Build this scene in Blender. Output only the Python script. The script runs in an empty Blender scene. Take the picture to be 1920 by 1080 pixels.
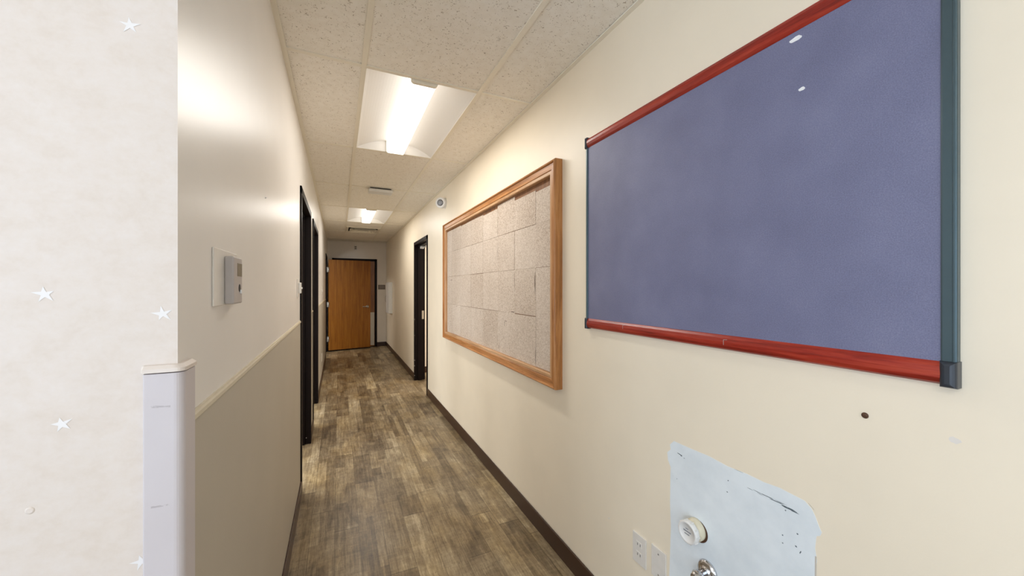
import bpy, bmesh, math, random
from mathutils import Vector, Matrix
random.seed(7)
SC = bpy.context.scene
COL = SC.collection
R = math.radians

LENS, LAMP, DAY, SIDE, WEST = 1.65, 9.6, 20, 60, 46
# ------------------------------------------------------------------ helpers
def L(r, g, b):                      # sRGB 0-255 to linear
    f = lambda v: (v/255)/12.92 if v/255 <= .04045 else ((v/255+.055)/1.055)**2.4
    return (f(r), f(g), f(b), 1)

class NT:
    def __init__(s, name):
        s.m = bpy.data.materials.new(name); s.m.use_nodes = True
        s.t = s.m.node_tree; s.t.nodes.clear()
        s.out = s.n('ShaderNodeOutputMaterial'); s.b = s.n('ShaderNodeBsdfPrincipled')
        s.l(s.b.outputs[0], s.out.inputs[0])
    def n(s, ty, **kw):
        x = s.t.nodes.new(ty)
        for k, v in kw.items(): setattr(x, k, v)
        return x
    def l(s, a, b): s.t.links.new(a, b)
    def put(s, sock, v):
        if hasattr(v, 'node'): s.l(v, sock)
        else: sock.default_value = v
    def math(s, op, a, b=0.0, c=0.0):
        x = s.n('ShaderNodeMath', operation=op)
        s.put(x.inputs[0], a); s.put(x.inputs[1], b); s.put(x.inputs[2], c)
        return x.outputs[0]
    def pos(s, scale=(1, 1, 1)):
        c = s.n('ShaderNodeTexCoord'); mp = s.n('ShaderNodeMapping')
        mp.inputs['Scale'].default_value = scale
        s.l(c.outputs['Object'], mp.inputs[0]); return mp.outputs[0]
    def noise(s, scale, vec=None, detail=3, rough=.5, dist=0):
        x = s.n('ShaderNodeTexNoise'); x.inputs['Scale'].default_value = scale
        x.inputs['Detail'].default_value = detail; x.inputs['Roughness'].default_value = rough
        x.inputs['Distortion'].default_value = dist
        s.l(vec if vec is not None else s.pos(), x.inputs['Vector']); return x.outputs['Fac']
    def ramp(s, fac, stops, interp='LINEAR'):
        x = s.n('ShaderNodeValToRGB'); x.color_ramp.interpolation = interp
        e = x.color_ramp.elements
        while len(e) < len(stops): e.new(.5)
        for el, (p, c) in zip(e, stops): el.position = p; el.color = c
        s.l(fac, x.inputs[0]); return x.outputs[0]
    def mix(s, fac, a, b, mode='MIX'):
        x = s.n('ShaderNodeMix', data_type='RGBA', blend_type=mode)
        s.put(x.inputs[0], fac); s.put(x.inputs[6], a); s.put(x.inputs[7], b)
        return x.outputs[2]
    def bump(s, h, strength=.2, dist=.002):
        x = s.n('ShaderNodeBump'); x.inputs['Strength'].default_value = strength
        x.inputs['Distance'].default_value = dist
        s.l(h, x.inputs['Height']); s.l(x.outputs[0], s.b.inputs['Normal'])
    def set(s, col=None, rough=.5, metal=0, spec=.5):
        if col is not None: s.put(s.b.inputs['Base Color'], col)
        s.put(s.b.inputs['Roughness'], rough); s.b.inputs['Metallic'].default_value = metal
        s.b.inputs['Specular IOR Level'].default_value = spec
        return s.m

def plain(name, rgb, rough=.5, metal=0, spec=.5, var=.06, scale=30):
    t = NT(name); c = L(*rgb)
    d = tuple(x*(1-var) for x in c[:3])+(1,)
    return t.set(t.ramp(t.noise(scale), [(.3, d), (.7, c)]), rough, metal, spec)

def paint(name, rgb, rough=.4, bump=.12, spec=.5):
    t = NT(name); c = L(*rgb); d = tuple(x*.96 for x in c[:3])+(1,)
    col = t.ramp(t.noise(3.2, detail=4), [(.35, d), (.65, c)])
    t.bump(t.noise(230, detail=2), bump, .001)
    return t.set(col, rough, 0, spec)

def wood(name, cols, axis='Z', rough=.4, ring=1.0, spec=.5):
    t = NT(name)
    sc = {'X': (1.2, 22, 22), 'Y': (22, 1.2, 22), 'Z': (22, 22, 1.2)}[axis]
    sc = tuple(v*ring for v in sc)
    g = t.noise(1.6, t.pos(sc), 5, .6, .6)
    f = t.noise(9, t.pos(tuple(v*1.7 for v in sc)), 3, .6)
    h = t.math('ADD', t.math('MULTIPLY', g, .75), t.math('MULTIPLY', f, .25))
    col = t.ramp(h, [(.32, L(*cols[0])), (.5, L(*cols[1])), (.68, L(*cols[2]))])
    t.bump(f, .08, .001)
    return t.set(col, rough, 0, spec)

# ------------------------------------------------------------------ mesh builder
class MB:
    def __init__(s): s.bm = bmesh.new()
    def box(s, x0, x1, y0, y1, z0, z1, mat=0, bev=0, seg=2):
        t = bmesh.new()
        bmesh.ops.create_cube(t, size=1)
        for v in t.verts:
            v.co = Vector(((x0+x1)/2+v.co.x*(x1-x0), (y0+y1)/2+v.co.y*(y1-y0), (z0+z1)/2+v.co.z*(z1-z0)))
        if bev: bmesh.ops.bevel(t, geom=t.edges[:], offset=bev, segments=seg, affect='EDGES', profile=.5)
        return s.merge(t, mat)
    def merge(s, t, mat=0, M=None):
        mp = {}
        for v in t.verts: mp[v] = s.bm.verts.new(M @ v.co if M else v.co)
        for f in t.faces:
            try:
                nf = s.bm.faces.new([mp[v] for v in f.verts]); nf.material_index = mat; nf.smooth = f.smooth
            except ValueError: pass
        t.free(); return s
    def sweep(s, rings, mat=0, caps=True, smooth=False):
        """rings: list of closed loops (same count); bridges neighbours"""
        vr = [[s.bm.verts.new(p) for p in r] for r in rings]
        n = len(rings[0])
        for a, b in zip(vr, vr[1:]):
            for i in range(n):
                f = s.bm.faces.new((a[i], a[(i+1) % n], b[(i+1) % n], b[i])); f.material_index = mat; f.smooth = smooth
        if caps:
            f = s.bm.faces.new(list(reversed(vr[0]))); f.material_index = mat
            f = s.bm.faces.new(vr[-1]); f.material_index = mat
        return s
    def lathe(s, org, axis, prof, seg=40, mat=0, smooth=True):
        """prof: list of (radius, distance along axis)"""
        ax = Vector(axis).normalized()
        u = ax.orthogonal().normalized(); w = ax.cross(u)
        rings = [[Vector(org)+ax*d+(u*math.cos(2*math.pi*k/seg)+w*math.sin(2*math.pi*k/seg))*max(r, 1e-4) for k in range(seg)] for r, d in prof]
        return s.sweep(rings, mat, True, smooth)
    def tube(s, pts, r, seg=10, mat=0):
        rings = []
        pts = [Vector(p) for p in pts]
        for i, p in enumerate(pts):
            d = (pts[min(i+1, len(pts)-1)]-pts[max(i-1, 0)]).normalized()
            u = d.cross(Vector((.31, .47, .83))).normalized(); w = d.cross(u)
            rings.append([p+(u*math.cos(2*math.pi*k/seg)+w*math.sin(2*math.pi*k/seg))*r for k in range(seg)])
        return s.sweep(rings, mat, True, True)
    def poly(s, pts, mat=0):
        f = s.bm.faces.new([s.bm.verts.new(p) for p in pts]); f.material_index = mat; return s
    def build(s, name, mats, parent=None, M=None, origin=None, **props):
        me = bpy.data.meshes.new(name)
        if M is not None: s.bm.transform(M)
        bmesh.ops.recalc_face_normals(s.bm, faces=s.bm.faces[:])
        wl = wloc(parent) if parent else Vector((0, 0, 0))
        org = Vector(origin) if origin is not None else wl
        s.bm.transform(Matrix.Translation(-org))
        s.bm.to_mesh(me); s.bm.free()
        if not isinstance(mats, (list, tuple)): mats = [mats]
        for m in mats: me.materials.append(m)
        o = bpy.data.objects.new(name, me); COL.objects.link(o)
        if parent: o.parent = parent
        o.location = org-wl
        for k, v in props.items(): o[k] = v
        return o
def wloc(o):
    v = Vector((0, 0, 0))
    while o: v += o.location; o = o.parent
    return v
def thing(name, loc, label, cat, group=None):
    o = bpy.data.objects.new(name, None); COL.objects.link(o); o.location = loc; o.empty_display_size = .05
    o['label'] = label; o['category'] = cat
    if group: o['group'] = group
    return o
def struct_root(name, loc):
    o = bpy.data.objects.new(name, None); COL.objects.link(o); o.location = loc; o['kind'] = 'structure'; return o
def copy_tree(o, parent=None):
    kids = list(o.children); c = o.copy(); COL.objects.link(c)
    if parent: c.parent = parent
    for k in kids: copy_tree(k, c)
    return c

# ------------------------------------------------------------------ materials
m_cream = paint('cream_wall_paint', (247, 234, 211), .42)
m_white = paint('off_white_satin_paint', (236, 231, 225), .34, .06)
m_endw = paint('end_wall_paint', (246, 237, 225), .45)
m_wains = paint('greige_wainscot_vinyl', (186, 177, 162), .45, .2)
m_rail = plain('chair_rail_vinyl', (214, 203, 180), .4)
m_jamb = plain('dark_brown_enamel', (19, 10, 9), .45, 0, .15, .2, 8)
m_base = plain('brown_vinyl_base', (62, 38, 24), .35, 0, .5, .12, 6)
m_black = plain('black_void', (9, 8, 8), .8)
m_plast = plain('white_plastic', (238, 236, 232), .35)
m_grayp = plain('light_grey_plastic', (186, 178, 174), .4)
m_plate = plain('grey_ivory_plate', (234, 228, 219), .38)
m_steel = plain('brushed_steel', (190, 186, 178), .3, 1.0)
m_chrome = plain('chrome', (205, 205, 208), .12, 1.0, .5, .02)
m_dark = plain('dark_slot', (40, 36, 34), .6)
m_refl = plain('white_reflector_enamel', (240, 236, 230), .45, 0, .4, .01)
m_door = wood('honey_oak_veneer', [(126, 73, 14), (156, 96, 24), (174, 114, 38)], 'Z', .35, .9)
m_oak = {a: wood('oak_moulding_'+a.lower(), [(134, 82, 38), (182, 122, 66), (206, 150, 94)], a, .38, 1.4) for a in 'YZ'}
m_oakin = {a: wood('oak_stop_'+a.lower(), [(166, 118, 78), (200, 156, 112), (218, 180, 140)], a, .42, 1.4) for a in 'YZ'}
m_cherry = wood('cherry_laminate', [(100, 20, 14), (156, 42, 28), (184, 70, 48)], 'Y', .30, 1.6)
m_char = plain('charcoal_plastic', (46, 52, 60), .32, 0, .5, .1)
m_slate = plain('slate_aluminium', (74, 92, 98), .35, .4, .5, .05)
m_armor = plain('pale_armor_plate', (238, 228, 208), .4)
def mk_guard():
    t = NT('lilac_white_vinyl'); c = t.n('ShaderNodeTexCoord'); sp = t.n('ShaderNodeSeparateXYZ'); t.l(c.outputs['Object'], sp.inputs[0])
    nz = t.noise(60, t.pos((1, 1, 6)), 4, .7); wob = t.math('MULTIPLY', t.math('SUBTRACT', t.noise(40, detail=2), .5), .008)
    mask = None
    for z0 in (1.230, 1.072):
        d = t.math('ABSOLUTE', t.math('SUBTRACT', t.math('ADD', sp.outputs[2], wob), z0))
        a = t.math('LESS_THAN', d, .0016); b = t.math('LESS_THAN', t.math('ABSOLUTE', t.math('ADD', sp.outputs[0], .018)), .012)
        q = t.math('MULTIPLY', t.math('MULTIPLY', a, b), t.math('GREATER_THAN', nz, .5))
        mask = q if mask is None else t.math('MAXIMUM', mask, q)
    base = t.ramp(t.noise(5), [(.3, L(200, 192, 194)), (.7, L(206, 199, 201))])
    return t.set(t.mix(t.math('MULTIPLY', mask, .5), base, L(150, 140, 142)), .38)
m_guard = mk_guard()
m_guardcap = plain('vinyl_cap', (226, 214, 204), .4)
m_ivory = plain('aged_ivory_pvc', (226, 217, 190), .35)
m_rust = plain('rusty_metal', (84, 54, 34), .6)
m_star = plain('pearly_star_print', (233, 229, 227), .5, 0, .5, .01)
m_scuff = plain('dark_scrape', (112, 124, 130), .8, 0, .3, .4, 120)
m_torn = plain('torn_edge', (206, 198, 186), .7)
m_paper = plain('white_paper', (246, 246, 246), .6)
m_spackle = plain('pale_spackle', (238, 230, 220), .6)
m_lcd = plain('lcd_glass', (108, 100, 84), .15)
m_sign = plain('taupe_sign', (138, 124, 112), .45, 0, .5, .3, 60)
m_lensg = plain('grey_lens_cover', (150, 152, 158), .2)

def mk_wallpaper():
    t = NT('mottled_wallpaper')
    a = t.noise(26, t.pos((1, 1, 1.3)), 6, .7, .2); b = t.noise(140, detail=4)
    h = t.math('ADD', t.math('MULTIPLY', a, .8), t.math('MULTIPLY', b, .2))
    col = t.ramp(h, [(.25, L(214, 200, 187)), (.5, L(220, 208, 198)), (.75, L(224, 214, 207))])
    t.bump(b, .08, .001)
    return t.set(col, .5, 0, .4)
m_wallp = mk_wallpaper()

def mk_patch():
    t = NT('bare_pale_blue_wallboard')
    col = t.ramp(t.noise(9, detail=5, rough=.6), [(.3, L(224, 231, 235)), (.6, L(236, 242, 245))])
    return t.set(col, .55, 0, .4)
m_patch = mk_patch()

def mk_fabric():
    t = NT('slate_blue_fabric')
    n = t.noise(420, detail=3, rough=.7); w = t.noise(7, detail=4)
    h = t.math('ADD', t.math('MULTIPLY', n, .7), t.math('MULTIPLY', w, .3))
    col = t.ramp(h, [(.3, L(96, 98, 126)), (.52, L(116, 118, 148)), (.72, L(134, 136, 163))])
    t.bump(n, .25, .001)
    m = t.set(col, .5, 0, .6)
    t.b.inputs['Sheen Weight'].default_value = .25; t.b.inputs['Sheen Roughness'].default_value = .4
    return m
m_fabric = mk_fabric()

def mk_cork():
    t = NT('grey_beige_cork')
    v = t.n('ShaderNodeTexVoronoi'); v.inputs['Scale'].default_value = 170; t.l(t.pos(), v.inputs['Vector'])
    n = t.noise(120, detail=4, rough=.7); w = t.noise(2.4, detail=3)
    h = t.math('ADD', t.math('MULTIPLY', n, .55), t.math('ADD', t.math('MULTIPLY', v.outputs['Color'], .25), t.math('MULTIPLY', w, .2)))
    geo = t.n('ShaderNodeNewGeometry')
    h = t.math('ADD', h, t.math('MULTIPLY', t.math('SUBTRACT', geo.outputs['Random Per Island'], .5), .07))
    col = t.ramp(h, [(.3, L(166, 146, 128)), (.5, L(206, 191, 176)), (.72, L(226, 214, 202))])
    t.bump(n, .5, .002)
    return t.set(col, .85, 0, .2)
m_cork = mk_cork()
m_back = wood('brown_hardboard', [(96, 60, 30), (128, 84, 46), (150, 104, 62)], 'Z', .6)

def mk_tile():
    t = NT('fissured_ceiling_tile')
    p = t.pos()
    n1 = t.noise(75, p, 3, .6, 1.6); n2 = t.noise(160, p, 2, .6)
    n3 = t.noise(26, p, 2)
    spots = t.ramp(t.math('ADD', n1, t.math('MULTIPLY', n2, .28)), [(.475, (1, 1, 1, 1)), (.51, (0, 0, 0, 1))])
    base = t.ramp(n3, [(.3, L(246, 239, 226)), (.7, L(251, 245, 234))])
    col = t.mix(t.math('MULTIPLY', spots, .75), base, L(150, 128, 100))
    t.bump(t.math('MULTIPLY', spots, -1), .5, .003)
    return t.set(col, .85, 0, .2)
m_tile = mk_tile()
m_grid = plain('ivory_grid_bar', (246, 238, 220), .45, 0, .5, .02)

def mk_floor():
    t = NT('weathered_vinyl_plank')
    c = t.n('ShaderNodeTexCoord'); sp = t.n('ShaderNodeSeparateXYZ'); t.l(c.outputs['Object'], sp.inputs[0])
    x, y = sp.outputs[0], sp.outputs[1]
    def wn(a, b):
        cb = t.n('ShaderNodeCombineXYZ'); t.put(cb.inputs[0], a); t.put(cb.inputs[1], b)
        w = t.n('ShaderNodeTexWhiteNoise', noise_dimensions='2D'); t.l(cb.outputs[0], w.inputs['Vector']); return w.outputs['Value']
    W = .128
    xs = t.math('DIVIDE', t.math('ADD', x, .02), W); row = t.math('FLOOR', xs); fx = t.math('FRACT', xs)
    ys = t.math('ADD', t.math('DIVIDE', y, 1.08), t.math('MULTIPLY', wn(row, 3.7), 7.3)); cl = t.math('FLOOR', ys); fy = t.math('FRACT', ys)
    idp = wn(row, cl)
    # strips printed within a plank
    st = t.math('FLOOR', t.math('MULTIPLY', fx, t.math('ADD', 1.0, t.math('FLOOR', t.math('MULTIPLY', wn(cl, row), 2.6)))))
    seg = t.math('FLOOR', t.math('ADD', t.math('MULTIPLY', ys, 2.0), t.math('MULTIPLY', wn(t.math('ADD', st, t.math('MULTIPLY', row, 5)), 9.1), 3)))
    ids = wn(t.math('ADD', t.math('MULTIPLY', row, 3.1), st), t.math('ADD', seg, t.math('MULTIPLY', cl, .37)))
    g = t.noise(1.5, t.pos((38, 2.2, 1)), 6, .65, .5)
    g2 = t.noise(3, t.pos((60, 5, 1)), 4, .7, .2)
    bl = t.noise(6, t.pos((1, .7, 1)), 5, .65, .8)
    sm = t.noise(34, t.pos((1, .8, 1)), 4, .7)
    xg = t.noise(2, t.pos((4, 30, 1)), 4, .7, .4)
    h = t.math('ADD', t.math('MULTIPLY', idp, .12), t.math('MULTIPLY', ids, .14))
    h = t.math('ADD', h, t.math('MULTIPLY', g, .42)); h = t.math('ADD', h, t.math('MULTIPLY', g2, .20))
    h = t.math('ADD', h, t.math('MULTIPLY', bl, .38)); h = t.math('ADD', h, t.math('MULTIPLY', sm, .14))
    h = t.math('ADD', h, t.math('MULTIPLY', xg, .14))
    h = t.math('ADD', t.math('MULTIPLY', t.math('SUBTRACT', h, .77), 1.9), .49)
    col = t.ramp(h, [(.14, L(76, 62, 46)), (.34, L(114, 98, 75)), (.5, L(140, 123, 97)), (.66, L(166, 149, 120)), (.84, L(198, 182, 152))])
    scr = t.ramp(t.noise(1, t.pos((150, 34, 1)), 3, .7, .8), [(.33, (1, 1, 1, 1)), (.43, (0, 0, 0, 1))])
    col = t.mix(t.math('MULTIPLY', scr, .5), col, L(84, 68, 50))
    tint = t.ramp(t.noise(3.1, t.pos((1.3, .7, 1)), 3, .6), [(.42, (1, 1, 1, 1)), (.7, (1.0, .92, .74, 1))])
    col = t.mix(1.0, col, tint, 'MULTIPLY')
    ex = t.math('MINIMUM', fx, t.math('SUBTRACT', 1, fx)); ey = t.math('MINIMUM', fy, t.math('SUBTRACT', 1, fy))
    sx = t.math('LESS_THAN', ex, .010); sy = t.math('LESS_THAN', ey, .0022)
    seam = t.math('MAXIMUM', sx, sy)
    col = t.mix(t.math('MULTIPLY', seam, .55), col, L(56, 44, 32))
    t.bump(t.math('SUBTRACT', g, t.math('MULTIPLY', seam, .8)), .12, .002)
    return t.set(col, t.math('ADD', .27, t.math('MULTIPLY', sm, .16)), 0, .5)
m_floor = mk_floor()

def emit(name, col, strength):
    t = NT(name); t.set((.9, .9, .9, 1), .5)
    t.b.inputs['Emission Color'].default_value = col; t.b.inputs['Emission Strength'].default_value = strength
    return t.m
m_lens = emit('lit_troffer_lens', (1, .965, .90, 1), LENS)

# ------------------------------------------------------------------ dimensions
XL, XR, YS, YE, ZC = -.24, 1.066, .79, 9.7, 2.525
HOLE = 2.12
RX, RY, FX = -2.6, -2.6, -3.2        # camera room, side rooms

# ------------------------------------------------------------------ setting
MB().box(-3.4, 4.2, -2.8, 10, -.06, 0).build('floor', m_floor, kind='structure')

# ceiling: lay-in tiles (with thickness), bars, slab added above against light leaks
tiles = MB()
ylines = [-2.79, -1.59, -.39, .81, 2.01, 3.21, 4.41, 5.61, 6.81, 8.01, 9.21, 10.41]
xlines = [-2.935, -2.325, -1.715, -1.105, -.495, .115, .725, 1.335]
TROFF = [(.115, 2.01), (.115, 5.61), (-1.105, -1.59)]  # last troffer is added behind the camera as extra light
DIFF = (.115, .725, 7.41, 8.01)
for i, x in enumerate(xlines[:-1]):
    for j, y in enumerate(ylines[:-1]):
        x1, y1 = xlines[i+1], ylines[j+1]
        if (x, y) in TROFF: continue
        lim = (XL, XR, YS, YE) if y > .8 else (RX, XR, RY, YS)
        cells = [(x, x1, y, y1)]
        if (x, y) == (.115, 6.81): cells = [(x, x1, 6.81, 7.41)]
        for a, b, c, d in cells:
            if y > .8: c0, d0 = max(c, lim[2]), min(d, lim[3])
            else: c0, d0 = max(c, lim[2]), min(d, .81 if x > XL-.3 and False else lim[3])
            a0, b0 = max(a, lim[0]), min(b, lim[1])
            if b0-a0 < .01 or d0-c0 < .01: continue
            tiles.box(a0, b0, c0, d0, ZC+.006, ZC+.022)
tiles.box(-3.4, 4.2, -2.8, 10, 2.80, 2.86)
ceil = tiles.build('ceiling', m_tile, kind='structure')
g = MB()
for x in xlines[1:-1]:
    if x > XL: g.box(x-.012, x+.012, RY, YE, ZC, ZC+.006)
    else: g.box(x-.012, x+.012, RY, YS, ZC, ZC+.006)
for y in ylines[1:-1]:
    a = XL if y > .8 else RX
    g.box(a, XR, y-.012, y+.012, ZC+.0005, ZC+.0065)
g.box(.115, .725, 7.398, 7.422, ZC+.0005, ZC+.0065)
# wall angle along the walls
g.box(XL, XL+.022, YS, YE, ZC-.001, ZC+.004); g.box(XR-.022, XR, RY, YE, ZC-.001, ZC+.004)
g.box(XL, XR, YE-.022, YE, ZC-.0012, ZC+.004)
g.build('ceiling_grid', m_grid, ceil, kind='structure')

def wall_run(name, axis, a0, a1, t0, t1, holes, mats, top=2.8, matf=None):
    """wall along an axis, thickness t0..t1, with door holes; each solid span a box"""
    m = MB(); cur = a0
    def bx(p, q, z0, z1):
        if axis == 'Y': m.box(t0, t1, p, q, z0, z1)
        else: m.box(p, q, t0, t1, z0, z1)
    for h0, h1, hz in holes:
        bx(cur, h0, 0, top); bx(h0, h1, hz, top); cur = h1
    bx(cur, a1, 0, top)
    return m.build(name, mats, kind='structure')

D1, D2, D3, D4, D5 = (2.93, 3.93), (4.27, 5.25), (8.42, 9.36), (4.95, 5.91), (-.14, .85)
wl = wall_run('wall_left', 'Y', .932, YE+.14, XL-.14, XL, [(*D1, HOLE), (*D2, HOLE), (*D3, HOLE)], m_white)
wr = wall_run('wall_right', 'Y', RY-.14, YE+.14, XR, XR+.14, [(*D4, HOLE)], m_cream)
we = wall_run('wall_end', 'X', XL, XR, YE, YE+.14, [(*D5, HOLE)], m_endw)

# star-papered return wall facing the camera; its corridor side is painted
m = MB(); m.box(RX, XL, YS, .932, 0, 2.8)
m.bm.faces.ensure_lookup_table()
for f in m.bm.faces:
    if f.calc_center_median().x > XL-.001: f.material_index = 1
def star(mb, cx, cz, r, rot, k):
    rr = random.Random(k); c = mb.bm.verts.new((cx, YS-.0004, cz)); ring = []
    for i in range(10):
        rad = r*(rr.uniform(.85, 1.25) if i % 2 == 0 else rr.uniform(.30, .42)); an = rot+i*math.pi/5
        ring.append(mb.bm.verts.new((cx+rad*math.cos(an), YS-.0004, cz+rad*math.sin(an))))
    for i in range(10):
        f = mb.bm.faces.new((c, ring[i], ring[(i+1) % 10])); f.material_index = 2
for k, (sx, sz) in enumerate([(-.299, 1.834), (-.393, 1.411), (-.259, 1.378), (-.375, 1.217), (-.285, .985), (-.47, 1.62), (-.52, 1.30), (-.60, 1.80), (-.64, 1.10), (-.72, 1.50), (-.45, .84), (-.33, .66), (-.56, .60), (-.33, 2.16), (-.52, 2.06), (-.78, 2.0)]):
    star(m, sx, sz, .0125, .4+k*1.3, k)
m.lathe((-.408, YS+.0012, 1.096), (0, -1, 0), [(.006, 0), (.005, .0016), (.0035, .0022), (.001, .0016)], 14, 0)
m.build('wall_front', [m_wallp, m_white, m_star], kind='structure')

gt = NT('window_glass'); gt.set((.95, .98, 1, 1), .02); gt.b.inputs['Transmission Weight'].default_value = 1; m_glass = gt.m
# camera room and side rooms
m = MB(); m.box(RX, -2.45, RY-.14, RY, 0, 2.8); m.box(.95, XR, RY-.14, RY, 0, 2.8)
m.box(-2.45, .95, RY-.14, RY, 0, .1); m.box(-2.45, .95, RY-.14, RY, 2.4, 2.8)
m.build('wall_back', m_cream, kind='structure')
m = MB(); m.box(RX-.14, RX, RY-.14, -2.2, 0, 2.8); m.box(RX-.14, RX, .3, .932, 0, 2.8); m.box(RX-.14, RX, -2.2, .3, 0, .5); m.box(RX-.14, RX, -2.2, .3, 2.3, 2.8)
m.build('wall_far_left', m_cream, kind='structure')
win = struct_root('added_window_2', (RX, -.95, .5)); f = MB()  # window added out of view to brighten the right wall
for a in ((-2.2, -2.15, .5, 2.3), (.25, .3, .5, 2.3), (-2.15, .25, .5, .55), (-2.15, .25, 2.25, 2.3), (-.975, -.925, .55, 2.25)):
    f.box(RX-.12, RX-.04, a[0], a[1], a[2], a[3])
f.build('window_frame', m_slate, win)
MB().box(RX-.085, RX-.079, -2.15, .25, .55, 2.25).build('window_pane', m_glass, win)
win = struct_root('window_1', (-1.15, RY, .85))  # unseen window behind the camera, enlarged for more daylight
f = MB()
for a in ((-2.45, -2.4, .1, 2.4), (.9, .95, .1, 2.4), (-2.4, .9, .1, .15), (-2.4, .9, 2.35, 2.4), (-1.325, -1.275, .15, 2.35), (-.225, -.175, .15, 2.35)):
    f.box(a[0], a[1], RY-.12, RY-.04, a[2], a[3])
f.build('window_frame', m_slate, win)
MB().box(-2.4, .9, RY-.085, RY-.079, .15, 2.35).build('window_pane', gt.m, win)

m = MB(); m.box(FX-.1, FX, .932, 10, 0, 2.8); m.box(FX, XL-.14, YE+.14, 10, 0, 2.8)
m.build('wall_side_rooms', m_white, kind='structure')
m = MB(); m.box(XR+.14, 3.4, 6.35, 6.45, 0, 2.8); m.box(XR+.14, 3.4, 3.3, 3.4, 0, 2.8); m.box(3.4, 3.5, 3.3, 6.45, 0, 2.8)
m.build('wall_right_room', m_endw, kind='structure')
MB().box(XR+.14, 3.4, 3.4, 6.35, 2.53, 2.55).build('ceiling_right_room', m_tile, kind='structure')
MB().box(XR+.14, 3.4, 6.342, 6.35, 0, .1).build('baseboard_right_room', m_base, kind='structure')
MB().box(XL-.6, 1.3, 9.95, 10, 0, 2.8).build('wall_beyond', m_black, kind='structure')

# wainscot and chair rail on the left wall
w = MB(); c = MB()
for a, b in ((.835, D1[0]), (D1[1], D2[0]), (D2[1], D3[0]), (D3[1], YE)):
    w.box(XL, XL+.003, a, b, .0, 1.182)
    c.sweep([[(XL, y, 1.182), (XL+.0055, y, 1.182), (XL+.0065, y, 1.184), (XL+.0065, y, 1.192), (XL+.004, y, 1.195), (XL+.003, y, 1.1985), (XL, y, 1.199)] for y in (a, b)])
w.build('wainscot', m_wains, wl, kind='structure', label='greige wainscot below chair rail')
c.build('trim_1', m_rail, kind='structure')

def base(name, spans):
    m = MB()
    for x0, x1, y0, y1 in spans: m.box(x0, x1, y0, y1, 0, .1, 0, .0025, 1)
    return m.build(name, m_base, kind='structure')
bl = [(XL+.003, XL+.012, a, b) for a, b in ((.84, D1[0]), (D1[1], D2[0]), (D2[1], D3[0]), (D3[1], YE-.009))]
base('baseboard_left', bl)
base('baseboard_right', [(XR-.009, XR, RY, D4[0]), (XR-.009, XR, D4[1], YE)])
base('baseboard_end', [(D5[1], XR-.009, YE-.009, YE)])
base('baseboard_front', [(RX, XL-.05, YS-.009, YS)])

# ------------------------------------------------------------------ doors (hollow-metal frames painted dark brown)
def frame(par, axis, a0, a1, t0, t1, face=.05, pr=.011, stop=True, lip=.018):
    """frame wraps the wall end: two posts and head, with a stop strip"""
    m = MB(); T0, T1 = t0-pr, t1+pr; mid = (t0+t1)/2
    def bx(p, q, u, v, z0, z1):
        if axis == 'Y': m.box(u, v, p, q, z0, z1, 0, .002, 1)
        else: m.box(p, q, u, v, z0, z1, 0, .002, 1)
    bx(a0, a0+face, T0, T1, 0, HOLE); bx(a1-face, a1, T0, T1, 0, HOLE); bx(a0, a1, T0, T1, HOLE-face, HOLE)
    if stop:
        s0, s1 = mid-.03, mid+.03
        bx(a0+face, a0+face+lip, s0, s1, 0, HOLE-face); bx(a1-face-lip, a1-face, s0, s1, 0, HOLE-face)
        bx(a0+face, a1-face, s0, s1, HOLE-face-lip, HOLE-face)
    return m.build('door_frame', m_jamb, par)

def hinge(par, x, y, zc, ax='Y'):
    m = MB()
    m.lathe((x, y, zc-.057), (0, 0, 1), [(.0075, 0), (.0075, .114)], 14)
    if ax == 'Y': m.box(x-.03, x, y+.006, y+.0105, zc-.055, zc+.055)
    m.box(x-.012, x+.012, y+.002, y+.008, zc-.055, zc+.055)
    return m.build('hinge', m_steel, par, label='steel hinge')

def lever(par, org, nrm, side, r=.033):
    """rose, neck and lever; nrm = outward, side = direction of the lever"""
    o, n, s_ = Vector(org), Vector(nrm).normalized(), Vector(side).normalized()
    m = MB(); m.lathe(o, n, [(r, 0), (r, .004), (r-.006, .010), (.012, .013), (.0105, .045), (.012, .058), (.004, .062)], 28)
    p = o+n*.05
    m.tube([p-s_*.008, p+s_*.02, p+s_*.07+n*.002, p+s_*.105-n*.006, p+s_*.112-n*.014], .0095, 12)
    return m.build('lever_handle', m_steel, par, label='steel lever handle')

d1 = struct_root('door_1', (XL-.07, sum(D1)/2, 0)); frame(d1, 'Y', *D1, XL-.14, XL)
d2 = struct_root('door_2', (XL-.07, sum(D2)/2, 0)); frame(d2, 'Y', *D2, XL-.14, XL)
for d, D in ((d1, D1), (d2, D2)):
    k = MB(); k.box(XL-.10, XL-.06, D[0]+.048, D[0]+.0525, .95, 1.06); k.build('strike_plate', m_steel, d, label='steel strike plate')
# little worn chips at the foot of the jamb
MB().box(XL-.03, XL-.024, D1[1]-.0515, D1[1]-.0495, .055, .062).build('paint_chip', m_grayp, d1, label='pale paint chip')

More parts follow.
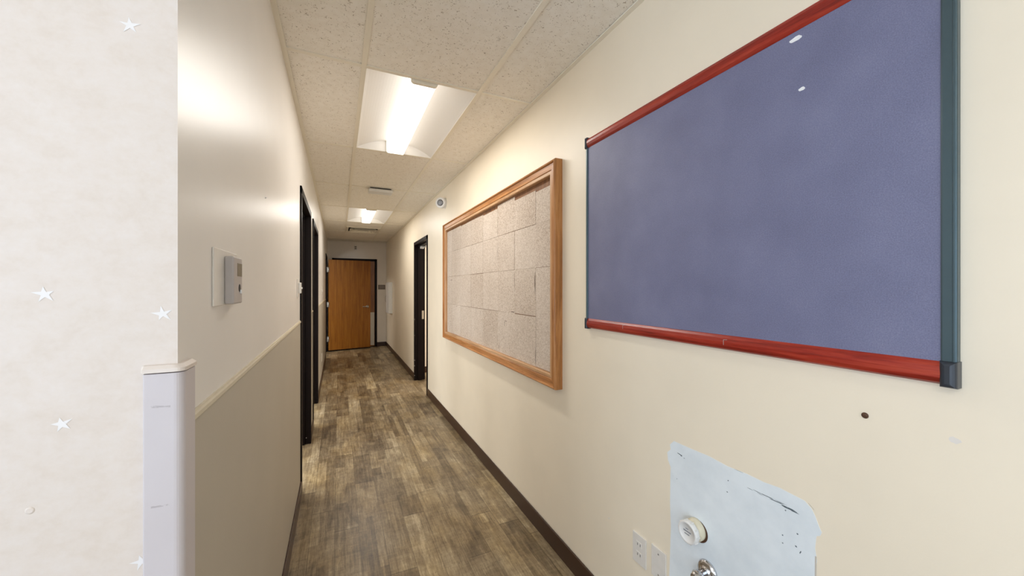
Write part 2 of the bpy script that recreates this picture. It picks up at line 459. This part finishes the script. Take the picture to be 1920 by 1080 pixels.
# door of the third doorway, standing open across the corridor's end
d3 = struct_root('door_3', (XL-.07, sum(D3)/2, 0)); frame(d3, 'Y', *D3, XL-.14, XL)
hx, hy = -.213, 9.292
ang = math.atan2(9.478-hy, .68-hx)
M = Matrix.Translation((hx, hy, 0)) @ Matrix.Rotation(ang, 4, 'Z')
leaf = MB().box(.012, .915, 0, .044, .030, 2.055, 0, .002, 1).build('door_leaf', m_door, d3, M, label='honey oak door leaf standing open')
MB().box(.0, .915, .003, .041, .018, .030).build('door_sweep', m_jamb, leaf, M)
n = M.to_3x3() @ Vector((0, -1, 0)); s_ = M.to_3x3() @ Vector((-1, 0, 0))
lever(leaf, M @ Vector((.845, 0, .985)), n, s_)
for z in (1.83, 1.05, .28): hinge(d3, -.208, 9.283, z)

# closed end door with pale armor plate
d5 = struct_root('door_5', (sum(D5)/2, YE+.07, 0)); frame(d5, 'X', *D5, YE, YE+.14)
lf = MB().box(D5[0]+.053, D5[1]-.053, YE+.018, YE+.04, .012, HOLE-.053, 0, .002, 1).build('door_leaf', m_door, d5, label='honey oak closed door leaf')
MB().box(D5[0]+.07, D5[1]-.06, YE+.0155, YE+.018, .03, .83, 0, .0008, 1).build('armor_plate', m_armor, lf, label='pale armor plate')

# right doorway, with closer and strike
d4 = struct_root('door_4', (XR+.07, sum(D4)/2, 0)); frame(d4, 'Y', *D4, XR, XR+.14)
MB().box(XR+.095, XR+.135, D4[1]-.053, D4[1]-.0495, .94, 1.07, 0, .001, 1).build('strike_plate', m_steel, d4, label='steel strike plate')
k = MB(); k.box(XR+.055, XR+.105, D4[1]-.20, D4[1]-.155, HOLE-.105, HOLE-.068, 0, .004, 2)
k.tube([(XR+.09, D4[1]-.18, HOLE-.085), (XR+.12, D4[1]-.45, HOLE-.088), (XR+.135, D4[1]-.72, HOLE-.09)], .009)
k.build('closer_arm', m_plast, d4, label='white door closer arm')
rr = random.Random(3)
for i in range(6):
    z = rr.uniform(.06, 1.1)
    MB().box(XR-.0118, XR-.010+rr.uniform(0, .006), D4[1]-.0512, D4[1]-.0495, z, z+rr.uniform(.006, .02)).build('paint_chip', m_grayp, d4, label='pale paint chip')

# ------------------------------------------------------------------ corner guard
cg = thing('corner_guard', (XL, YS, 0), 'lilac-white vinyl corner guard on the edge of the star-papered wall', 'corner guard')
def guard_prof(o, r=.012, a=.041, b=.047):
    cx, cy = XL+o-r, YS-o+r
    out = [(XL-a, YS), (XL-a, YS-o*.6), (XL-a+.003, YS-o)]
    for k in range(7):
        t = -math.pi/2+k*math.pi/12
        out.append((cx+r*math.cos(t), cy+r*math.sin(t)))
    out += [(XL+o, YS+b-.003), (XL+o*.6, YS+b), (XL, YS+b), (XL, YS)]
    return out
p = guard_prof(.0105)
MB().sweep([[(x, y, z) for x, y in p] for z in (.0, 1.283)], 0, True, False).build('guard_body', m_guard, cg)
p2 = guard_prof(.0125, .012, .043, .049); p3 = guard_prof(.006, .012, .043, .049)
MB().sweep([[(x, y, 1.285) for x, y in p2], [(x, y, 1.291) for x, y in p2], [(x, y, 1.296) for x, y in p3]]).build('guard_cap', m_guardcap, cg)
# ------------------------------------------------------------------ blue bulletin board
BY0, BY1, BZ0, BZ1 = .288, 1.448, 1.232, 2.117
bb = thing('bulletin_board', (XR, (BY0+BY1)/2, BZ0), 'slate blue fabric bulletin board with cherry red rails on the cream wall', 'bulletin board')
MB().box(XR-.014, XR, BY0+.006, BY1-.006, BZ0+.006, BZ1-.006).build('fabric_panel', m_fabric, bb)
def half_round(z0, z1, top):
    pts = [(XR, z0), (XR, z1)]
    prof = [(0, 1.0), (.0145, 1.0), (.0165, .95), (.021, .80), (.0235, .55), (.023, .32), (.019, .12), (.012, .02), (0, 0)]
    return [(XR-d, z0+(z1-z0)*(t if not top else 1-t)) for d, t in prof]
for nm, z0, z1, tp in (('bottom_rail', BZ0+.002, BZ0+.047, False), ('top_rail', BZ1-.047, BZ1-.002, True)):
    pr = half_round(z0, z1, tp)
    MB().sweep([[(x, y, z) for x, z in pr] for y in (BY0+.016, BY1-.010)], 0, True, False).build(nm, m_cherry, bb, label='cherry red half-round rail')
for y0, y1 in ((BY0, BY0+.022), (BY1-.014, BY1)):
    m = MB(); m.box(XR-.018, XR, y0, y1, BZ0+.046, BZ1-.046, 0, .003, 2); m.box(XR-.0195, XR-.010, y0+.002, y0+.006, BZ0+.046, BZ1-.046, 0, .001, 1)
    m.build('side_rail', m_slate, bb, label='slate grey side rail')
def cap(y0, y1, z0, z1):
    m = MB(); t = bmesh.new(); bmesh.ops.create_cube(t, size=1)
    for v in t.verts: v.co = Vector((XR-.0135+v.co.x*.027, (y0+y1)/2+v.co.y*(y1-y0), (z0+z1)/2+v.co.z*(z1-z0)))
    bmesh.ops.bevel(t, geom=[e for e in t.edges if all(v.co.x < XR-.01 for v in e.verts)], offset=.008, segments=4, affect='EDGES', profile=.5)
    m.merge(t); m.build('corner_cap', m_char, bb, label='charcoal plastic corner cap')
cap(BY0-.001, BY0+.022, BZ0-.001, BZ0+.049); cap(BY0-.001, BY0+.022, BZ1-.049, BZ1+.001)
cap(BY1-.014, BY1+.002, BZ0-.001, BZ0+.049); cap(BY1-.014, BY1+.002, BZ1-.049, BZ1+.001)
for y, z, a, b in ((.563, 2.051, .0145, .006), (.549, 1.918, .0075, .0045)):
    pts = [(XR-.0146, y+a*math.cos(t*.5236)*(1+.1*math.sin(t*2.1)), z+b*math.sin(t*.5236)*(1+.15*math.cos(t*1.7))) for t in range(12)]
    MB().sweep([pts, [(q[0]+.0008, q[1], q[2]) for q in pts]]).build('paper_scrap', m_paper, bb, label='white oval scrap')
for y, z in ((.752, BZ0+.03), (1.19, BZ0+.034)):      # worn scratches on the lower rail
    k = MB(); k.poly([(XR-.0238, y, z-.012), (XR-.0238, y+.0012, z-.012), (XR-.0238, y+.0016, z+.004), (XR-.0238, y-.011, z+.0052), (XR-.0238, y-.011, z+.0042), (XR-.0238, y, z+.003)])
    k.build('scratch', m_grayp, bb, label='pale scratch on the lower red rail')

# ------------------------------------------------------------------ cork board in oak frame
CY0, CY1, CZ0, CZ1 = 1.678, 3.992, .888, 2.097
cb = thing('cork_board', (XR, (CY0+CY1)/2, CZ0), 'large tiled cork board in a thick oak frame on the right wall', 'cork board')
def rail(par, side, prof, mat, name):
    """mitred rail; prof = list of (inset from outer edge, height off wall)"""
    r0, r1 = [], []
    for d, h in prof:
        x = XR-h
        if side == 'bottom': r0.append((x, CY0+d, CZ0+d)); r1.append((x, CY1-d, CZ0+d))
        if side == 'top': r0.append((x, CY0+d, CZ1-d)); r1.append((x, CY1-d, CZ1-d))
        if side == 'near': r0.append((x, CY0+d, CZ0+d)); r1.append((x, CY0+d, CZ1-d))
        if side == 'far': r0.append((x, CY1-d, CZ0+d)); r1.append((x, CY1-d, CZ1-d))
    return MB().sweep([r0, r1], 0, True, False).build(name, mat, par)
P = [(0, 0), (0, .040), (.001, .0445), (.004, .0485), (.008, .050), (.0115, .0485), (.0135, .045), (.014, .0405), (.016, .040), (.046, .039), (.049, .036), (.049, 0)]
S = [(.049, 0), (.049, .034), (.0505, .036), (.066, .036), (.069, .033), (.069, 0)]
for sd in ('bottom', 'top', 'near', 'far'):
    ax = 'Y' if sd in ('bottom', 'top') else 'Z'
    fr = rail(cb, sd, P, m_oak[ax], 'frame_rail')
    rail(fr, sd, S, m_oakin[ax], 'inner_stop')
iy0, iy1, iz0, iz1 = CY0+.069, CY1-.069, CZ0+.069, CZ1-.069
MB().box(XR-.010, XR, iy0, iy1, iz0, iz1).build('backing_panel', m_back, cb, label='brown backing behind the cork')
m = MB(); rr = random.Random(21)
ys = [iy0, 1.945, 2.237, 2.528, 2.832, 3.135, 3.44, 3.74, iy1]
zs = [iz0, 1.252, 1.540, 1.795, None]
for i in range(8):
    for j in range(4):
        topz = iz1-.002-(.042 if i == 0 else .030 if i == 1 else .004 if i in (2,) else .026 if i == 3 else .018 if i < 6 else .012)
        z1 = zs[j+1] if zs[j+1] else topz
        gy0, gy1, gz0, gz1 = [rr.choice([.0002, .0005, .0009, .0022]) for _ in range(4)]
        th = XR-.0135-rr.uniform(0, .0016)
        t = bmesh.new(); bmesh.ops.create_cube(t, size=1)
        y0, y1, z0 = ys[i]+gy0, ys[i+1]-gy1, zs[j]+gz0
        z1 -= gz1
        for v in t.verts:
            jy, jz = rr.uniform(-.0012, .0008), rr.uniform(-.0012, .0008)
            v.co = Vector((th if v.co.x < 0 else XR-.0095, (y0 if v.co.y < 0 else y1)+(jy if 0 < i < 7 else 0), (z0 if v.co.z < 0 else z1)+(jz if j else 0)))
        m.merge(t)
tile_o = m.build('cork_tiles', m_cork, cb, label='grey beige cork tiles with open seams')
for y, z, a, b in ((2.236, 1.26, .06, .004), (1.952, 1.40, .004, .12), (1.955, 1.43, .003, .06), (3.72, 1.50, .07, .005), (2.40, 1.16, .004, .035), (2.36, 1.19, .03, .004), (2.50, .985, .004, .02), (2.236, 1.43, .0022, .10), (2.524, 1.62, .0025, .14), (1.947, .985, .003, .09), (3.12, 1.95, .003, .06), (3.0, 1.20, .003, .05), (3.55, 1.24, .04, .003)):
    pts = [(y, z), (y+a*.5, z-b*.15), (y+a, z+b*.35), (y+a*.8, z+b), (y+a*.25, z+b*.8)]
    MB().poly([(XR-.0155, p, q) for p, q in pts]).build('tear', m_rust, tile_o, label='dark tear in the cork')
# ------------------------------------------------------------------ wall items, right
# exposed wallboard, part of the wall
k = MB()
out = [(.974, .30), (.976, .397), (.969, .575), (.973, .663), (.970, .787), (.982, .808), (.985, .834), (.970, .849), (.973, .866), (.956, .884), (.888, .8845), (.82, .887), (.756, .882), (.697, .8855), (.65, .884), (.61, .888), (.55, .884), (.535, .873), (.527, .859), (.519, .838), (.513, .826), (.516, .816), (.524, .810), (.527, .78), (.523, .75), (.528, .709), (.524, .55), (.53, .30)]
k.sweep([[(XR-.0006, y, z) for y, z in out], [(XR+.002, y, z) for y, z in out]], 0)
def chip(y, z, a, b, rot=0, seed=0):
    q = random.Random(seed); c_, s2 = math.cos(rot), math.sin(rot); pts = []
    for i in range(9):
        t = i*2*math.pi/9; u, v = a*math.cos(t)*q.uniform(.6, 1.2), b*math.sin(t)*q.uniform(.6, 1.2)
        pts.append((XR-.0009, y+u*c_-v*s2, z+u*s2+v*c_))
    k.poly(pts, 1)
for i, (y, z, a, b, r) in enumerate([(.931, .848, .010, .0028, .15), (.924, .846, .004, .004, 0), (.912, .842, .003, .0015, 0), (.943, .758, .0018, .0018, 0), (.754, .840, .0022, .0030, 0), (.757, .804, .0022, .0030, 0), (.594, .836, .002, .003, 0), (.601, .767, .0022, .0035, 0), (.566, .791, .0026, .004, 0), (.601, .746, .0022, .0032, 0), (.569, .757, .003, .0035, .4), (.559, .748, .0014, .008, .35),
    (.688, .847, .010, .0010, .03), (.665, .849, .018, .0014, .02), (.640, .8495, .020, .0020, -.02), (.615, .848, .018, .0026, -.05), (.592, .845, .016, .0034, .03), (.575, .845, .014, .0042, .1), (.66, .846, .012, .0007, .05), (.605, .851, .02, .0006, 0), (.72, .8835, .015, .0007, 0), (.535, .8775, .012, .0006, .7)]): chip(y, z, a, b*.62, r, i)
k.poly([(XR-.0009, .5215, .62), (XR-.0009, .524, .70), (XR-.0009, .5235, .76), (XR-.0009, .527, .76), (XR-.0009, .5275, .70), (XR-.0009, .5262, .62)], 2)
k.build('bare_patch', [m_patch, m_scuff, m_torn], wr, kind='structure', label='bare pale blue wallboard patch where a fixture was removed')

# capped drain pipe
dp = thing('drain_pipe', (XR, .862, .632), 'ivory capped drain pipe stub on the pale blue wall patch', 'pipe')
ax = (-1, 0, 0)
MB().lathe((XR-.0006, .862, .632), ax, [(.0335, 0), (.034, .004), (.034, .022), (.0325, .0225), (.0325, .030), (.030, .031)], 40).build('pipe_hub', m_ivory, dp, label='aged ivory pipe hub')
m = MB().lathe((XR-.030, .862, .632), ax, [(.0335, 0), (.035, .002), (.035, .016), (.0325, .0185), (.0285, .0185), (.0275, .016), (.001, .016)], 40)
for a in range(10):
    t = a*math.pi/5; m.box(XR-.046, XR-.031, .862+.0345*math.cos(t)-.002, .862+.0345*math.cos(t)+.002, .632+.0345*math.sin(t)-.002, .632+.0345*math.sin(t)+.002)
m.build('pipe_cap', m_plast, dp, label='white screw cap')
m = MB(); m.box(XR-.0468, XR-.0455, .848, .876, .6335, .6375); m.box(XR-.0468, XR-.0455, .854, .872, .625, .628); m.box(XR-.0468, XR-.0455, .858, .868, .642, .645)
m.build('embossed_mark', m_lensg, dp)
m = MB(); m.lathe((XR-.0004, .858, .629), ax, [(.0355, 0), (.035, .0022)], 30); m.build('wall_gap', m_rust, dp, label='dark gap around the pipe')

# chrome supply stub
sv = thing('water_valve', (XR, .822, .520), 'chrome water stub with round escutcheon below the capped pipe', 'valve')
MB().lathe((XR-.0006, .822, .520), ax, [(.034, 0), (.0345, .003), (.031, .009), (.022, .0125), (.017, .013), (.0165, .017), (.012, .018)], 44).build('escutcheon', m_chrome, sv)
MB().lathe((XR-.016, .822, .520), ax, [(.0125, 0), (.0125, .020), (.016, .021), (.016, .036), (.013, .038), (.013, .048), (.011, .050), (.002, .050)], 6+18).build('stub_nut', m_chrome, sv)
MB().lathe((XR-.052, .822, .520), (-.35, 0, -1), [(.014, -.012), (.016, 0), (.016, .03), (.012, .034)], 20).build('valve_body', m_steel, sv)

# wall plates
def plate(name, x, y0, y1, z0, z1, nrm, label, cat, th=.006, group=None):
    o = thing(name, (x, (y0+y1)/2, z0), label, cat, group)
    a, b = (x-th, x) if nrm < 0 else (x, x+th)
    MB().box(a, b, y0, y1, z0, z1, 0, .0022, 3).build('cover_plate', m_plate, o)
    return o
wp = plate('wall_outlet', XR, 1.083, 1.154, .345, .460, -1, 'ivory outlet plate with slots, left of the blank plate on the right wall', 'outlet')
for z in (.383, .422):
    so = MB().box(XR-.0072, XR-.0055, 1.104, 1.133, z-.011, z+.011, 0, .0008, 1).build('socket', m_plate, wp)
    for y in (1.111, 1.125): MB().box(XR-.0078, XR-.007, y-.001, y+.001, z-.004, z+.005).build('slot', m_dark, so, label='dark slot')
bp = plate('blank_plate', XR, .987, 1.056, .352, .467, -1, 'plain ivory blank wall plate touching the left side of the pale blue patch', 'wall plate')
for z in (.372, .447): MB().lathe((XR-.0055, 1.021, z), ax, [(.003, 0), (.003, .0012), (.001, .0015)], 12).build('plate_screw', m_steel, bp)

# rusty screw, spackle dab
sw = MB().lathe((XR, .43, 1.136), ax, [(.0062, 0), (.0066, .0015), (.0045, .0035), (.002, .0042)], 18)
sw.box(XR-.0047, XR-.0035, .4255, .4345, 1.1353, 1.1367)
o = sw.build('wall_screw', m_rust, origin=(XR, .43, 1.136)); o['label'] = 'rusty brown screw head in the cream wall under the blue board'; o['category'] = 'screw'
q = random.Random(5)
for y, z, a in ((.296, 1.129, .008), (1.304, .42, .004)):
    pts = [(y+a*math.cos(i*.628)*q.uniform(.6, 1.2), z+a*math.sin(i*.628)*q.uniform(.5, 1.0)) for i in range(10)]
    MB().sweep([[(XR-.0005, p_, z_) for p_, z_ in pts], [(XR+.001, p_, z_) for p_, z_ in pts]]).build('spackle_dab', m_spackle, wr, kind='structure', label='pale spackle dab')

# emergency lamp head high on the right wall
el = thing('emergency_light', (XR, 4.06, 2.352), 'small round white emergency lamp head high on the right wall above the cork board', 'light')
MB().lathe((XR, 4.06, 2.352), ax, [(.058, 0), (.058, .006), (.054, .010), (.03, .011)], 36).build('mount_plate', m_plast, el)
hd = Vector((-.62, -.76, -.12)).normalized()
oc = Vector((XR-.04, 4.06, 2.352))
MB().lathe(oc-hd*.03, hd, [(.018, -.008), (.044, .002), (.056, .016), (.058, .03), (.058, .062), (.054, .068), (.046, .069)], 36).build('lamp_head', m_plast, el)
MB().lathe(oc+hd*.0385, hd, [(.030, 0), (.030, .002), (.024, .007), (.014, .009), (.001, .010)], 30).build('lamp_lens', m_lensg, el, label='grey lens')
m = MB(); m.lathe(oc+hd*.036, hd, [(.034, 0), (.034, .005), (.030, .005)], 30); m.build('lens_ring', m_dark, el, label='dark lens ring')

# white fold-down charting box near the far end
wc = thing('wall_cabinet', (XR, 8.62, .86), 'narrow tall white wall-mounted box on the right wall near the end door', 'cabinet')
MB().box(XR-.078, XR, 8.55, 8.98, .862, 1.545, 0, .006, 2).build('body', m_plast, wc)
MB().box(XR-.086, XR-.078, 8.555, 8.975, .867, 1.540, 0, .003, 2).build('door', m_plast, wc)
m = MB(); m.tube([(XR-.086, 8.93, 1.24), (XR-.105, 8.93, 1.23), (XR-.108, 8.93, 1.20), (XR-.108, 8.93, 1.15), (XR-.105, 8.93, 1.12), (XR-.086, 8.93, 1.11)], .004)
m.build('pull_handle', m_steel, wc, label='grey wire pull handle')

# items on the end wall
jb = thing('wall_plate', (.365, YE, 2.32), 'small grey wall plate above the oak door at the corridor end', 'wall plate')
MB().box(.330, .400, YE-.012, YE, 2.32, 2.435, 0, .003, 2).build('cover_plate', m_plate, jb)
for z in (2.345, 2.385): MB().box(.343, .387, YE-.016, YE-.012, z, z+.03).build('insert', m_sign, jb, label='taupe insert')
sg = thing('room_sign', (.957, YE, 1.385), 'small taupe room sign beside the end door frame', 'sign')
MB().box(.875, 1.040, YE-.006, YE, 1.385, 1.497, 0, .002, 2).build('sign_panel', m_sign, sg)
m = MB()
for z, w_ in ((1.462, .11), (1.44, .13), (1.418, .09)): m.box(.957-w_/2, .957+w_/2, YE-.0066, YE-.0058, z, z+.010)
m.build('raised_band', plain('pale_sign_band', (168, 154, 142), .5), sg)

# ------------------------------------------------------------------ left wall items
tt = thing('thermostat', (XL, 1.087, 1.381), 'grey box thermostat on a wide backplate on the left wall', 'thermostat')
MB().box(XL, XL+.004, .972, 1.165, 1.381, 1.506, 0, .0015, 2).build('backplate', m_plate, tt)
MB().box(XL+.004, XL+.0225, 1.047, 1.128, 1.383, 1.493, 0, .0035, 3).build('case', m_grayp, tt)
MB().box(XL+.0222, XL+.0232, 1.078, 1.122, 1.448, 1.479, 0, .0003, 1).build('screen', m_lcd, tt, label='dark small display')
MB().lathe((XL+.0222, 1.10, 1.420), (1, 0, 0), [(.0095, 0), (.0095, .0008), (.008, .001)], 24).build('dial', m_dark, tt, label='dark round dial')
MB().lathe((XL+.0222, 1.107, 1.411), (1, 0, 0), [(.005, 0), (.005, .003), (.004, .0035)], 18).build('button', m_paper, tt, label='white button')

ls = plate('light_switch', XL, 2.72, 2.79, 1.360, 1.478, 1, 'white switch plate on the left wall just before the first dark doorway', 'switch', .007)
MB().box(XL+.007, XL+.022, 2.738, 2.772, 1.385, 1.455, 0, .004, 2).build('switch_body', m_plast, ls)
MB().box(XL+.022, XL+.029, 2.748, 2.762, 1.413, 1.425, 0, .002, 2).build('toggle', m_plast, ls)
l2 = plate('light_switch', XL, 6.40, 6.47, 1.320, 1.440, 1, 'white switch plate on the left wall beyond the second dark doorway', 'switch', .007)
MB().box(XL+.007, XL+.015, 6.425, 6.445, 1.36, 1.40, 0, .002, 2).build('toggle', m_plast, l2)
l3 = plate('wall_outlet', XL+.003, 6.40, 6.47, .30, .415, 1, 'ivory outlet low on the greige wainscot beyond the second doorway', 'outlet', .007)
for z in (.337, .378): MB().box(XL+.0095, XL+.0115, 6.42, 6.45, z-.012, z+.012, 0, .0008, 1).build('socket', m_plate, l3)
nl = MB().lathe((XL, 1.596, 1.744), (1, 0, 0), [(.0028, 0), (.0028, .002), (.001, .006)], 12)
o = nl.build('wall_anchor', m_paper, origin=(XL, 1.596, 1.744)); o['label'] = 'tiny white anchor in the left wall above the thermostat'; o['category'] = 'anchor'

# ------------------------------------------------------------------ ceiling lights
def troffer(x0, y0, label):
    X0, X1, Y0, Y1 = x0+.012, x0+.598, y0+.012, y0+1.188
    o = thing('ceiling_light', ((X0+X1)/2, (Y0+Y1)/2, ZC), label, 'ceiling light', 'recessed ceiling lights')
    hb = MB()                                          # housing above the reflectors
    hb.box(X0, X1, Y0, Y1, ZC+.118, ZC+.124); hb.box(X0-.003, X0, Y0, Y1, ZC+.004, ZC+.124); hb.box(X1, X1+.003, Y0, Y1, ZC+.004, ZC+.124)
    hb.build('housing', m_refl, o)
    cx = (X0+X1)/2; hw = .068
    for sgn in (-1, 1):                                # curved side reflectors
        n_ = 14; up, dn = [], []
        for i in range(n_+1):
            t = i/n_; xx = cx+sgn*((X1-X0)/2*(1-t)+(hw-.004)*t)
            zz = ZC+.003+.082*math.sin(t*math.pi/2)**.9
            dn.append((xx, zz)); up.append((xx, zz+.002))
        prof = dn+up[::-1]
        ob = MB().sweep([[(a, y, b) for a, b in prof] for y in (Y0+.001, Y1-.001)], 0, True, False).build('reflector', m_refl, o)
    for y in (Y0, Y1-.003):                            # end plates
        MB().box(X0, X1, y, y+.003, ZC+.002, ZC+.118).build('end_plate', m_refl, o)
    lens = MB(); r = .016; pr = []
    zb, zt = ZC-.012, ZC+.100
    for k_ in range(6):
        t = math.pi+k_*math.pi/10; pr.append((cx-hw+r+r*math.cos(t), zb+r+r*math.sin(t)))
    for k_ in range(6):
        t = 1.5*math.pi+k_*math.pi/10; pr.append((cx+hw-r+r*math.cos(t), zb+r+r*math.sin(t)))
    pr += [(cx+hw, zt), (cx-hw, zt)]
    lens.sweep([[(a, y, b) for a, b in pr] for y in (Y0+.022, Y1-.022)], 0, True, False)
    lens.build('lens', m_lens, o, label='glowing white lens')
    pc = [(cx+(a-cx)*1.04, (b-(zb+.03))*1.05+zb+.03) for a, b in pr]
    for y0_, y1_ in ((Y0+.003, Y0+.024), (Y1-.024, Y1-.003)):
        MB().sweep([[(a, y, b) for a, b in pc] for y in (y0_, y1_)]).build('lens_cap', m_grid, o)
    return o
t1 = troffer(*TROFF[0], 'recessed troffer light nearest the camera in the corridor ceiling')
for (x, y), lb in zip(TROFF[1:], ('recessed troffer light deeper down the corridor before the air vent', 'unseen recessed troffer light added behind the camera toward the window')):
    c_ = copy_tree(t1); c_.location = t1.location+Vector((x-TROFF[0][0], y-TROFF[0][1], 0)); c_['label'] = lb

# air diffuser: square cone louvres
ad = thing('air_vent', (.42, 7.71, ZC), 'square louvred air vent in the ceiling at the far end of the corridor', 'air vent')
def sq_ring(mb, h0, z0, h1, z1, th=.0015):
    cx, cy = .42, 7.71
    lo = lambda h, z: [(cx-h, cy-h, z), (cx+h, cy-h, z), (cx+h, cy+h, z), (cx-h, cy+h, z)]
    rings = [lo(h0, z0), lo(h1, z1), lo(h1-th, z1+th), lo(h0-th, z0+th)]
    mb.sweep(rings+[rings[0]], 0, False)
m = MB(); sq_ring(m, .288, ZC-.004, .255, ZC+.004, .002); sq_ring(m, .293, ZC+.004, .288, ZC-.004, .002); m.build('vent_frame', m_grid, ad)
for h0, h1, z0 in ((.235, .175, ZC-.020), (.165, .110, ZC-.024), (.10, .05, ZC-.028)):
    m = MB(); sq_ring(m, h0, z0, h1, ZC+.03, .002); m.build('louvre', m_grid, ad)
MB().box(.42-.045, .42+.045, 7.71-.045, 7.71+.045, ZC-.026, ZC-.023).build('centre_plate', m_grid, ad)
m = MB(); m.box(.13, .71, 7.42, 8.0, ZC+.06, ZC+.065)
for q_ in ((.13, .133, 7.42, 8.0), (.707, .71, 7.42, 8.0), (.13, .71, 7.42, 7.423), (.13, .71, 7.997, 8.0)): m.box(*q_, ZC+.006, ZC+.06)
m.build('plenum_box', m_dark, ad, label='dark plenum inside')

# flat detector under the ceiling
sd = thing('ceiling_detector', (.42, 4.43, ZC), 'flat white box detector under the ceiling between the two corridor lights', 'detector')
MB().box(.315, .535, 4.385, 4.50, ZC-.012, ZC, 0).build('mount_base', m_dark, sd, label='dark mounting base')
MB().box(.300, .550, 4.375, 4.51, ZC-.043, ZC-.012, 0, .005, 3).build('cover', m_plast, sd)

# ------------------------------------------------------------------ lights and world
def area(name, loc, rot, sx, sy, power, col):
    l = bpy.data.lights.new(name, 'AREA'); l.shape = 'RECTANGLE'; l.size = sx; l.size_y = sy; l.energy = power; l.color = col
    o = bpy.data.objects.new(name, l); COL.objects.link(o); o.location = loc; o.rotation_euler = rot; return o
area('unseen_window_light', (-.75, RY+.25, 1.25), (R(115), 0, 0), 3.3, 2.0, DAY, (.82, .90, 1.0))  # lamp for the unseen back window, tilted up to brighten the ceiling
area('unseen_window_light', (RX+.25, -.95, 1.4), (0, R(-115), 0), 1.6, 2.4, WEST, (.64, .79, 1.0))  # lamp added with the unseen left window to brighten the right wall
area('right_room_lamp', (2.3, 4.9, 2.50), (0, 0, 0), .6, 1.2, 40, (1, .95, .87))
for y, p in ((2.6, SIDE), (5.0, SIDE)):
    area('side_window_daylight', (FX+.3, y, 1.3), (0, R(-108), 0), 1.4, 1.6, p, (.88, .94, 1.0))
area('far_room_fill', (-1.9, 8.6, 2.5), (0, 0, 0), .6, 1.2, 30, (1, .96, .9))  # lamp added out of view for more light at the corridor's end
for t_ in [o for o in COL.objects if o.name.startswith('ceiling_light')]:       # lamp added just under each lens to carry the downward light
    area('troffer_lamp', t_.location+Vector((0, 0, -.0135)), (0, 0, 0), .12, 1.1, LAMP, (1, .965, .905))
w = bpy.data.worlds.new('sky'); SC.world = w; w.use_nodes = True
w.node_tree.nodes['Background'].inputs[0].default_value = (.75, .87, 1, 1); w.node_tree.nodes['Background'].inputs[1].default_value = .8

# ------------------------------------------------------------------ camera
cam = bpy.data.cameras.new('camera'); cam.sensor_width = 36; cam.lens = 704/1920*36; cam.clip_start = .02
co = bpy.data.objects.new('camera', cam); COL.objects.link(co)
co.location = (0, 0, 1.42); co.rotation_euler = (R(90), 0, R(-24.78)); SC.camera = co
SC.view_settings.view_transform = 'Standard'; SC.view_settings.look = 'None'
SC.view_settings.exposure = 0.37; SC.view_settings.gamma = 1; SC.view_settings.use_curve_mapping = False
